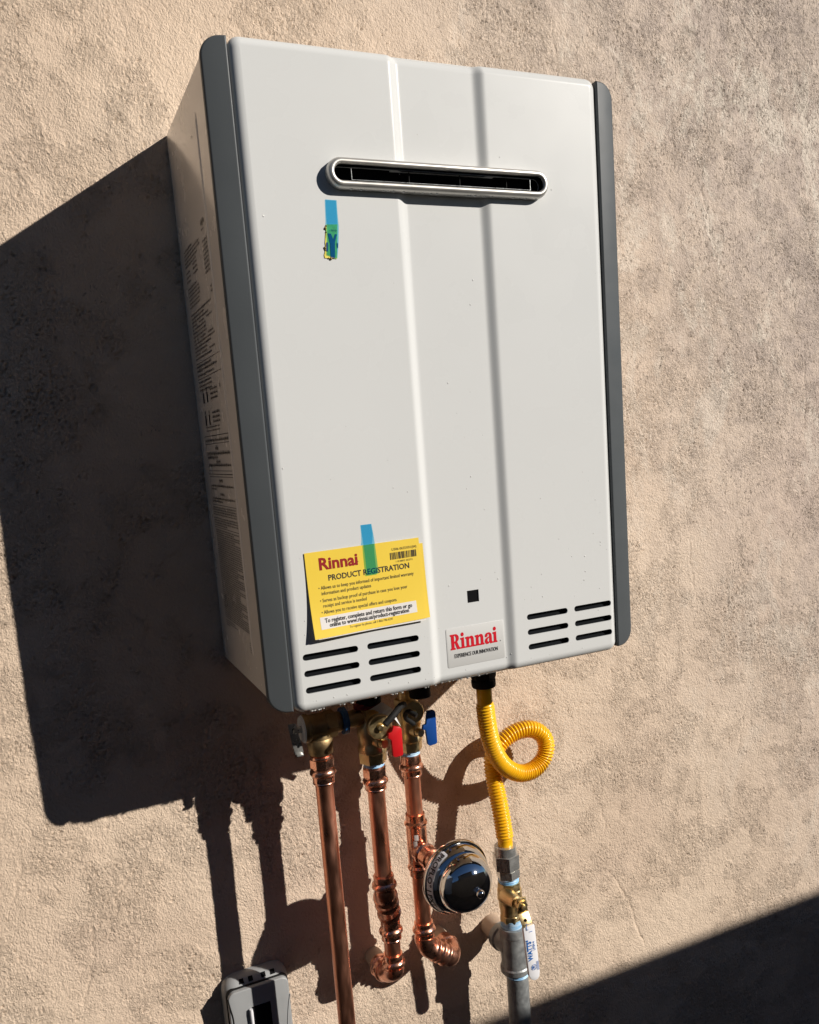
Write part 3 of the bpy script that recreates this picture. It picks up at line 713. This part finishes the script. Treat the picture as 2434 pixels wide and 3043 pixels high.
# C : right pipe with tee
CX, CY = -.0172, -.0685
zC = lambda y: z1(1205, y, CY).z
zc3 = lambda y: z3(1000, y, CY).z
pC = thing('copper_pipe', 'right copper pipe with a tee to the chrome tank and elbows at its foot', 'pipe', (CX, CY, -.45))
MB().lathe((CX, CY, zC(830)), (0, 0, -1), [(0, RP), (zC(830)-zc3(600), RP)], 32).build('pipe', M['copper'], pC)
press(pC, CX, CY, zC(690), zC(880), zC(800), hexz=True); ptfe(pC, CX, CY, zC(640), zC(698))
zt0, zt1, zta, ztb = zc3(548), zc3(1025), zc3(620), zc3(958); L = zt0-zt1
pr = [(0, .0113), (0, .0134), (zt0-zta-.004, .0134), (zt0-zta-.0015, .0160), (zt0-zta+.001, .0162), (zt0-zta+.004, .0137), (zt0-zta+.006, .0142), (zt0-ztb-.006, .0142), (zt0-ztb-.004, .0137), (zt0-ztb-.001, .0162), (zt0-ztb+.0015, .0160), (zt0-ztb+.004, .0134), (L-.001, .0137), (L, .0113)]
MB().lathe((CX, CY, zt0), (0, 0, -1), pr, 32).build('tee', M['fitting'], pC, 35)
mb = MB(); 
for za, zb_, a0 in ((zta-.012, zta-.020, -2.2), (zta-.021, zta-.031, -2.35)):
    V = [(CX+.0144*math.cos(a0+.1*i), CY+.0144*math.sin(a0+.1*i), z) for z in (za, zb_) for i in range(5)]
    mb.add(V, [(i, i+1, 6+i, 5+i) for i in range(4)])
mb.build('sticker', M['plate'], pC, None)
MB().lathe((CX, CY, zc3(990)), (0, 0, -1), [(0, RP), (zc3(990)-zc3(1430), RP)], 32).build('pipe', M['copper'], pC)
press(pC, CX, CY, zc3(1390), zc3(1530), zc3(1450))
e1 = z3(1150, 1600, CY); e2 = z3(1265, 1630, CY+.004)
bend(pC, [(CX, CY, zc3(1500)), (CX, CY, zc3(1530)), (CX+.005, CY, e1.z+.010), (e1.x, CY, e1.z+.001), (e1.x+.016, CY+.001, e2.z+.004), (e2.x-.003, CY+.005, e2.z), (e2.x+.003, CY+.016, e2.z), (e2.x+.004, CY+.030, e2.z), (e2.x+.004, CY+.042, e2.z)], .0136, 'elbow', beads=(.30, .38, .48, .84), er=.0142)
MB().lathe((e2.x+.004, CY+.04, e2.z), (0, 1, 0), [(0, RP+.0015), (.032, RP+.0015)], 24).build('wall_stub', M['stubpaint'], pC, label='stucco coloured stub between elbow and wall')

# expansion dome
TT = Vector((CX, CY, at(600+1100/1.725, 2100+735/1.725, CY).z)); AXD = Vector((.105, -.99, .018)).normalized()
dm = thing('expansion_tank', 'polished chrome dome shaped expansion tank on a side branch of the right copper pipe', 'expansion tank', tuple(TT))
MB().lathe(TT, AXD, [(0.006, .0135), (.016, .0137), (.018, .0160), (.021, .0163), (.0235, .0140), (.031, .0135), (.0315, .0148), (.039, .0148), (.0395, .0128), (.05, .0128), (.052, .0118), (.074, .0118)], 32).build('branch_fitting', M['fitting'], dm, 35)
shell = [(.070, .006), (.070, .013), (.076, .016), (.080, .030), (.086, .040), (.092, .0445)]
MB().lathe(TT, AXD, shell+[(.0945, .045)], 72).build('back_shell', M['chrome'], dm, 50)
rim = [(.0935, .044), (.0925, .0468), (.0945, .0482), (.0990, .0484), (.1010, .0472), (.1012, .0455), (.1002, .0445)]
MB().lathe(TT, AXD, rim, 96, cap=False).build('rim', M['chrome'], dm, 50)
fr = [(.0995, .0450), (.1030, .0446), (.1080, .0436), (.1115, .0420)]
fr += [(.1145, .0402), (.1166, .0384), (.1174, .0374)]
for i in range(1, 15):
    a = math.pi/2*i/15; fr.append((.1174+.030*math.sin(a), .0374*math.cos(a)))
fr.append((.1475, .0006))
MB().lathe(TT, AXD, fr, 96).build('dome', M['chrome'], dm, 50)
MB().lathe(TT, AXD, [(.144, .0062), (.148, .0060), (.1485, .0050), (.152, .0056), (.1555, .0052), (.158, .0034), (.1588, .0008)], 28).build('valve_stem', M['chrome'], dm, 50)
# label round the shoulder
ex = Vector((RX))-AXD*Vector(RX).dot(AXD); ex.normalize(); ey = (-AXD).cross(ex); ey = ey if ey.dot(Vector(UX)) > 0 else -ey
def ring_pt(phi, s, lift=.0005):    # s 0 (rim side) .. 1 (dome side)
    t = .1015+s*.0095; r = .0456-s*.0030
    return TT+AXD*(t+lift*.5)+(ex*math.cos(phi)+ey*math.sin(phi))*(r+lift)
V = []; N = 40
for i in range(N+1):
    ph = math.radians(118+118*i/N); 
    e = 1 if 0 < i < N else .75
    V += [ring_pt(ph, .5-.5*e), ring_pt(ph, .5+.5*e)]
lab = pyd('label', V, [(2*i, 2*i+1, 2*i+3, 2*i+2) for i in range(N)], M['white'], dm, 60)
def rfn(a, b_): return ring_pt(math.radians(122)+a/.0445, .12+b_/.0115, .0011)
letter('lettering', 'PROFLO\u00b0 | PXT', M['ink'], lab, rfn, .0112, .0003, wx=.98)

# ------------------------------------------------------------------ valves under the heater
# relief valve on the left
rv = thing('relief_valve', 'dark brass relief valve with a steel test lever above the left copper pipe', 'relief valve', (AX_, AY_, zA(560)))
zr = z1(430, 450, AY_).z
MB().lathe((AX_, AY_, zr+.004), (0, 0, -1), [(0, .014), (.02, .0145), (zr-zA(590)-.002, .0148), (zr-zA(590), .0160), (zr-zA(640), .0163), (zr-zA(655), .0157), (zr-zA(682)+.004, .0150), (zr-zA(682)+.004, .011)], 32).build('outlet_body', M['dbrass'], rv, 30)
c0 = Vector((AX_-.0215, AY_, zr))
MB().lathe(c0, (1, 0, 0), [(0, .010), (.0015, .0170), (.005, .0182), (.008, .0175), (.009, .0160), (.028, .0160), (.029, .0145), (.032, .0150, 6), (.042, .0150, 6), (.043, .0130), (.048, .0130), (.050, .012)], 36).build('bonnet', M['dbrass'], rv, 30)
MB().lathe(c0, (1, 0, 0), [(-.0008, .005), (-.001, .0155), (.0012, .0172)], 36).build('data_disc', M['plate'], rv, 30)
MB().lathe(c0, (-1, 0, 0), [(0, .0045), (.011, .0045), (.012, .003)], 20).build('lever_stem', M['zinc'], rv, 30)
o_ = [z1(x, y, AY_-.003) for x, y in ((158, 446), (203, 432), (232, 441), (262, 545), (290, 662), (293, 682), (276, 714), (234, 719), (226, 700), (192, 600))]; n = len(o_)
MB().add(o_+[p+Vector((.0005, .0022, 0)) for p in o_], [tuple(range(n)), tuple(range(2*n-1, n-1, -1))]+[(i, (i+1) % n, n+(i+1) % n, n+i) for i in range(n)]).build('test_lever', M['zinc'], rv, 30, bevel=.0004)
for x, y in ((207, 485), (250, 630)): MB().lathe(z1(x, y, AY_-.0032), (0, 1, 0), [(0, .0017), (.003, .0017)], 14).build('lever_hole', M['black'], rv, 30)
lp = z1(262, 700, AY_-.004); MB().box(lp, (.0085, .006, .0022)).build('lever_lip', M['zinc'], rv, 30, bevel=.0005)
c1 = c0+Vector((.050, 0, 0))
MB().lathe(c1, (1, 0, 0), [(0, .0140), (.001, .0168), (.003, .0171), (.005, .0166), (.007, .0169), (.008, .014)], 32).build('thread_tape', M['ptfe2'], rv, 50)

def service_valve(label, X, Y, zhexb, zhext, zbody, capx, capz, leverm, lev, group=None):
    t = thing('service_valve', label, 'valve', (X, Y, zhexb))
    top = -.02
    prof = [(0, .012), (0, .0152, 6), (.0125, .0158, 6), (.0135, .0175), (.0150, .0186), (.0215, .0186), (.024, .0172), (.030, .0168), (.036, .0180), (.050, .0180), (.056, .0150), (.062, .0145, 6), (.072, .0145, 6), (.073, .012), (max(.076, top-zhexb), .012)]
    MB().lathe((X, Y, zhexb), (0, 0, 1), prof, 36, rot=.4).build('valve_body', M['brass'], t, 30)
    cp = Vector((capx, Y, capz)); dr = Vector((-.06, -1, .02)).normalized()
    MB().lathe(cp, dr, [(0, .011), (.014, .011), (.018, .0125), (.024, .0125), (.0245, .0155), (.0255, .0158), (.032, .0158), (.0335, .0145), (.0335, .0060), (.0325, .0058), (.0325, .0005)], 40).build('drain_cap', M['brass'], t, 30)
    MB().lathe(cp+dr*.0325, dr, [(0, .0044), (.005, .0042), (.0055, .0035)], 20).build('cap_pin', M['brass'], t, 30)
    MB().lathe((X, Y-.010, zhexb+.030), (.35, -1, 0), [(0, .0075), (.012, .0070), (.013, .0055), (.020, .0055)], 20).build('lever_stem', M['brass'], t, 30)
    return t
zhB = zB(755); zhC = zC(650)
pc = z1(965, 468, BY-.034); pc2 = z1(1272, 362, CY-.045)
hv = service_valve('brass service valve with a red lever above the middle copper pipe', BX, BY, zhB, 0, 0, pc.x, pc.z, None, None)
cv = service_valve('brass service valve with a blue lever above the right copper pipe', CX, CY, zhC, 0, 0, pc2.x, pc2.z, None, None)
def lever(t, f, Y, pts_neck, pts_blade, m, th=.0035):
    """flat blade outlined in the photo, given its own depth and thickness"""
    o = [f(x, y, Y) for x, y in pts_blade]; n = len(o)
    mb = MB(); mb.add(o+[p+Vector((0, th, 0)) for p in o], [tuple(range(n)), tuple(range(2*n-1, n-1, -1))]+[(i, (i+1) % n, n+(i+1) % n, n+i) for i in range(n)])
    return mb.build('lever_handle', M[m], t, 30, bevel=.0007)
lever(hv, z1, BY-.040, None, [(1062, 458), (1118, 462), (1134, 478), (1148, 690), (1140, 706), (1078, 722), (1060, 712), (1046, 575), (1018, 560), (1022, 520), (1048, 505)], 'red', .005)
lever(cv, z1, CY-.040, None, [(1352, 328), (1405, 318), (1422, 332), (1438, 592), (1428, 606), (1375, 624), (1358, 612), (1340, 490), (1312, 484), (1318, 450), (1342, 440)], 'blue', .005)
# cap retaining straps, tag, dark red drain handle
P0 = z1(990, 440, BY-.070); P1 = z1(1120, 285, BY-.055); P2 = z1(1150, 270, BY-.045)
MB().tube(catmull([P0, P0*.5+P1*.5+Vector((0, -.004, .002)), P1, P2], .002), .0042, 10).build('cap_strap', M['gasket'], hv, 60)
P0 = z1(1260, 365, CY-.080); P1 = z1(1190, 330, CY-.07); P2 = z1(1165, 380, CY-.06); P3 = z1(1240, 440, CY-.055)
MB().tube(catmull([P0, P1, P2, P3], .002), .0032, 10).build('cap_strap', M['gasket'], cv, 60)
tg = [z1(965, 248, -.135), z1(1045, 300, -.135), z1(1125, 455, -.150), z1(1065, 385, -.145), z1(960, 345, -.130), z1(830, 330, -.125)]
tagT = thing('paper_tag', 'folded white paper tag hanging behind the red lever under the heater', 'tag', tuple(tg[2]))
MB().add(tg+[p+Vector((.0, .0004, 0)) for p in tg], [(0, 1, 3, 4), (1, 2, 3), (0, 4, 5), (6, 10, 9, 7), (7, 9, 8), (6, 11, 10), (0, 6, 7, 1), (1, 7, 8, 2), (2, 8, 9, 3), (3, 9, 10, 4), (4, 10, 11, 5), (5, 11, 6, 0)]).build('paper', M['tag'], tagT, None)
lever(hv, z1, BY-.012, None, [(740, 280), (960, 262), (962, 320), (930, 338), (840, 335), (815, 318), (740, 322)], 'darkred', .010)
# brass body joining relief valve with the hot valve
MB().lathe(c1+Vector((.009, 0, 0)), (1, 0, 0), [(0, .011), (max(.004, BX-c1.x-.009-.010), .011)], 24).build('side_port', M['dbrass'], hv, 30)
# black connector above the cold valve
MB().lathe((CX+.002, CY-.045, -.052), (0, 0, 1), [(0, .010), (.002, .014), (.02, .014), (.021, .011), (.07, .011)], 24).build('inlet_adapter', M['gasket'], H, 30)
MB().lathe((BX, BY, -.046), (0, 0, 1), [(0, .012), (.002, .016), (.02, .016), (.021, .012), (.07, .012)], 24).build('outlet_adapter', M['gasket'], H, 30)

# ------------------------------------------------------------------ gas hose
hp = [(476, 165, -.094), (483, 280, -.094), (494, 420, -.092), (517, 600, -.088), (553, 770, -.083), (617, 930, -.076), (712, 1045, -.067), (845, 1104, -.058), (980, 1075, -.052), (1080, 980, -.048), (1124, 840, -.047), (1098, 730, -.046), (1015, 662, -.045), (915, 648, -.044), (805, 680, -.043), (705, 745, -.042), (625, 830, -.041), (575, 930, -.041), (570, 1040, -.044), (590, 1180, -.049), (632, 1380, -.056), (672, 1600, -.063), (696, 1770, -.067), (703, 1880, -.068)]
hT = thing('gas_hose', 'yellow corrugated gas hose looped between heater and gas valve', 'hose', tuple(mm(703, 1880, -.068)))
PP = catmull([mm(*p) for p in hp], .0007); Ls = len(PP); rad = []; jag = random.Random(4)
for i in range(Ls):
    s = i*.0007; e = min(1, max(0, (s-.028)/.006)); e2 = min(1, max(0, ((Ls-1-i)*.0007-.012)/.006)); ph = s/.0045
    rib = (0.5+.5*math.cos(2*math.pi*ph))**.8
    rad.append(.0109+.0022*rib*e*e2)
MB().tube(PP, rad, 32).build('corrugated_hose', M['yellow'], hT, 75)
cuff = [p for p in PP if True]
k = next(i for i in range(len(PP)) if i*.0007 > .388)
top = PP[0]; 
MB().lathe(top+Vector((0, 0, -.006)), (0, 0, 1), [(0, .0150), (.0, .0158), (.002, .0168), (.010, .0168), (.0105, .0158), (.016, .0155, 6), (.03, .0155, 6), (.031, .011), (.08, .011)], 36).build('top_nut', M['gasket'], hT, 30)
GX = PP[-1].x; GY = -.0695
zg = lambda y: gg(500, y, GY).z
gx = lambda x, y, Y=GY: gg(x, y, Y).x
nx_ = gx(477, 300)
MB().lathe((nx_, -.0688, zg(112)), (0, 0, -1), [(0, .0125), (0, .0158), (.004, .0160), (zg(112)-zg(205), .0165), (zg(112)-zg(210), .0172, 6), (zg(112)-zg(365), .0172, 6), (zg(112)-zg(388), .0145), (zg(112)-zg(388), .011)], 48, rot=.25).build('flare_nut', M['zinc'], hT, 30)
# ------------------------------------------------------------------ gas valve + galvanised pipe
gv = thing('gas_valve', 'brass ball valve with a long white lever between hose and galvanised tee', 'valve', (gx(520, 960), GY, zg(960)))
x1 = gx(497, 430); x2 = gx(510, 600); x3 = gx(525, 900)
MB().lathe((x1, GY, zg(385)), (0, 0, -1), [(0, .011), (0, .0150, 6), (zg(385)-zg(472), .0150, 6), (zg(385)-zg(472), .011)], 36, rot=.2).build('adapter_hex', M['zinc'], gv, 30)
ptfe(gv, x1, GY, zg(462), zg(535), .0148)
gzt = zg(528)
def G(y): return gzt-zg(y)
MB().lathe((x2, GY, gzt), (0, 0, -1), [(0, .012), (0, .0160, 8), (G(610), .0160, 8), (G(620), .0178), (G(720), .0184), (G(735), .0172), (G(830), .0165), (G(835), .0158), (G(900), .0150), (G(905), .0152, 8), (G(975), .0152, 8), (G(975), .012)], 40, rot=.2).build('valve_body', M['brass'], gv, 30)
ptfe(gv, gx(540, 1000), GY, zg(955), zg(1050), .0160)
LY = -.114
sc = gg(650, 810, LY)
MB().lathe((sc.x-.004, GY-.008, sc.z), (.1, -1, 0), [(0, .0125), (.016, .0105), (.026, .009), (.027, .006), (.038, .006)], 28).build('stem_boss', M['brass'], gv, 30)
MB().lathe(sc+Vector((0, .0005, 0)), (.05, -1, 0), [(0, .0075, 6), (.004, .0075, 6), (.0045, .004), (.008, .0038), (.0085, .002)], 24).build('stem_nut', M['brass'], gv, 30)
def slab(f, Y, pts, th):
    o = [f(x, y, Yq) for x, y, Yq in pts] if len(pts[0]) == 3 else [f(x, y, Y) for x, y in pts]; n = len(o)
    return MB().add(o+[p+Vector((0, th, 0)) for p in o], [tuple(range(n)), tuple(range(2*n-1, n-1, -1))]+[(i, (i+1) % n, n+(i+1) % n, n+i) for i in range(n)])
slab(gg, LY, [(598, 735, LY), (700, 708, LY), (728, 880, LY), (612, 918, LY)], .0022).build('lever_plate', M['brass'], gv, 30, bevel=.0005)
arm = slab(gg, LY, [(612, 912, LY-.0008), (728, 876, LY-.0008), (795, 1050, LY-.010), (672, 1075, LY-.010)], .0022).build('lever_arm', M['brass'], gv, 30, bevel=.0005)
mb = MB(); mb.lathe(gg(700, 980, LY-.0062), (0, 1, 0), [(0, .0022), (.0022, .0022)], 16); mb.build('lever_hole', M['black'], gv, 30)
LS = LY-.010
pts = [(672, 1062), (798, 1025)]
sl_o = [(672, 1068), (790, 1024), (802, 1032), (862, 1560), (858, 1612), (838, 1648), (800, 1664), (765, 1652), (740, 1616)]
slv = slab(gg, LS, sl_o, .0055).build('lever_sleeve', M['white'], gv, 30, bevel=.0016)
ua = gg(735, 1060, LS-.0006); ub = gg(800, 1600, LS-.0006)
du = (ua-ub); Lh = du.length; du.normalize(); dv = Vector((du.z, 0, -du.x)); dv = -dv if dv.x < 0 else dv
def lfn(s0, o0, flip=1):   # text reads upwards? baseline along the lever, from its foot to the pivot
    return lambda a, b_: ub+du*(s0+a)-dv*(o0+b_)
letter('lettering', 'WATTS\u00b0', M['inkblue'], slv, lambda a, b_: ub+du*(.024+a)+Vector((-1, 0, 0))*(-.0005+b_)+Vector((.0, 0, 0)), .0100, .0004, wx=.88)
letter('lettering', 'LFFBV-4', M['inkblue'], slv, lambda a, b_: ub+du*(.038+a)+Vector((-1, 0, 0))*(-.0062+b_), .0052, .0001, wx=.8)
mb = MB(); cc = ub+du*.0125+Vector((.0008, -.0003, 0))
n = 20; V = [cc+(Vector((1, 0, 0))*math.cos(2*math.pi*i/n)+Vector((0, 0, 1))*math.sin(2*math.pi*i/n))*r for r in (.0036, .0043) for i in range(n)]
mb.add(V, [(i, (i+1) % n, n+(i+1) % n, n+i) for i in range(n)])
mb.build('printed_emblem', M['inkblue'], slv, None)
for (a, b_, la, lb) in ((.0105, -.0022, .004, .0012), (.0105, .0004, .004, .0012), (.0065, .0060, .014, .0008), (.0065, .0078, .014, .0008), (.072, -.0045, .0080, .0011), (.080, -.0045, .0011, .0085), (.080, -.0045, .0028, .0012), (.072, -.0045, .0011, .003), (.068, .0, .0010, .0045)):
    o_ = ub+du*a+Vector((b_, -.0003, 0)); e1_ = du*la; e2_ = Vector((lb, 0, 0)); MB().add([o_, o_+e1_, o_+e1_+e2_, o_+e2_], [(0, 1, 2, 3)]).build('printed_mark', M['inkblue'], slv, None)
gp = thing('gas_pipe', 'galvanised iron gas pipe and tee below the brass ball valve', 'gas pipe', (gx(650, 2100), GY, -1.3))
x4 = gx(568, 1300); zt = zg(1045)
def T(y): return zt-gg(590, y, GY).z
MB().lathe((x4, GY, zt), (0, 0, -1), [(0, .0155), (0, .0205), (.002, .0212), (T(1105), .0212), (T(1115), .0200), (T(1400), .0200), (T(1460), .0205), (T(1475), .0222), (T(1525), .0222), (T(1540), .0205), (T(1540), .015)], 40).build('tee', M['galv'], gp, 30)
zbr = gg(420, 1210, GY+.02).z
bz = gg(560, 1270, GY).z
bdir = Vector((0, 1, 0))
MB().lathe((x4-.002, GY, bz), bdir, [(0, .019), (.024, .019), (.026, .0215), (.036, .0215), (.037, .0195), (.037, .015)], 36).build('tee_branch', M['galv'], gp, 30)
MB().lathe((x4-.002, GY+.036, bz), bdir, [(0, .0168), (.05, .0168)], 28).build('wall_stub', M['stubpaint'], gp, label='stucco painted stub from the tee to the wall')
x5 = gx(625, 1700)
ptfe(gp, (x4+x5)/2, GY, gg(600, 1535, GY).z, gg(600, 1590, GY).z, .0172)
MB().lathe(((x4+x5)/2, GY, gg(600, 1570, GY).z), (0, 0, -1), [(0, .0164), (gg(600, 1570, GY).z+1.3, .0164)], 36).build('pipe', M['galv'], gp, 30)

# ------------------------------------------------------------------ electrical box
eb = thing('outlet_box', 'grey weatherproof outlet cover low on the wall at the left of the pipes', 'electrical box', (-.249, 0, -.62))
BYF = -.028
q6 = lambda x, y, Y: at(550+x/3.833, 2750+y/3.833, Y)
x0 = q6(455, 900, BYF).x; x1_ = q6(1212, 700, BYF).x; zT = q6(800, 520, BYF+.014).z
base = plate(x0, x1_, zT-.155, zT, lambda x: BYF+.004, -.001, .017, (.019, .019, .019, .019), nc=7, ne=6, mids=[x0+.03, x1_-.03]).build('cover_body', M['box'], eb, 40)
zL = q6(800, 680, BYF).z
lid = plate(x0+.004, x1_-.004, zT-.150, zL, lambda x: BYF-.003, BYF+.0035, .0018, (.010,)*4, nc=7, ne=4)
lid = lid.build('lid', M['box'], eb, 40)
plate(x0+.0028, x1_-.0028, zT-.152, zL+.0014, lambda x: BYF+.0032, BYF+.008, .0003, (.0105,)*4, nc=7, ne=2).build('lid_gasket', M['gasket'], eb, 40)
for xx in (640, 745, 890, 993):
    p = q6(xx, 635-(xx-640)*.29, BYF+.009)
    MB().box((p.x, BYF+.0091, zT-.0051), (.0060, .0066, .0012), Matrix.Rotation(math.radians(45), 3, 'X')).build('weep_hole', M['black'], eb, None)
p = q6(880, 1010, BYF-.003)
wz = q6(880, 890, BYF-.003).z
MB().box((p.x, BYF-.0033, wz-.04), (.025, .0015, .08)).build('hasp_recess', M['black'], eb, 30, bevel=.0006)
p2 = q6(757, 1000, BYF-.006)
MB().tube([(p2.x, BYF-.006, q6(757, 955, BYF-.006).z), (p2.x, BYF-.006, p2.z), (p2.x+.0005, BYF-.006, p2.z-.05)], [.0022, .0026, .0016], 12).build('lit_edge_rod', M['white'], eb, 40)  # white rod standing in for the sunlit edge of the recess
rib = MB()
rib.tube(catmull([q6(487, 850, BYF-.003), q6(515, 950, BYF-.003), q6(548, 1060, BYF-.003), q6(565, 1180, BYF-.003)], .003), .0009, 8).build('lid_groove', M['gasket'], eb, 60)
rib = MB().tube(catmull([q6(1195, 780, BYF-.003), q6(1180, 900, BYF-.003), q6(1172, 1050, BYF-.003), q6(1172, 1200, BYF-.003)], .003), .0008, 8).build('lid_rib', M['box'], eb, 60)
for i, (xx, yy) in enumerate(((962, 690), (962, 720), (985, 830), (985, 850))):
    p = q6(xx, yy, BYF-.003); MB().box((p.x, p.y, p.z), (.0045, .0008, .0012)).build('embossed_mark', M['box'], eb, None)
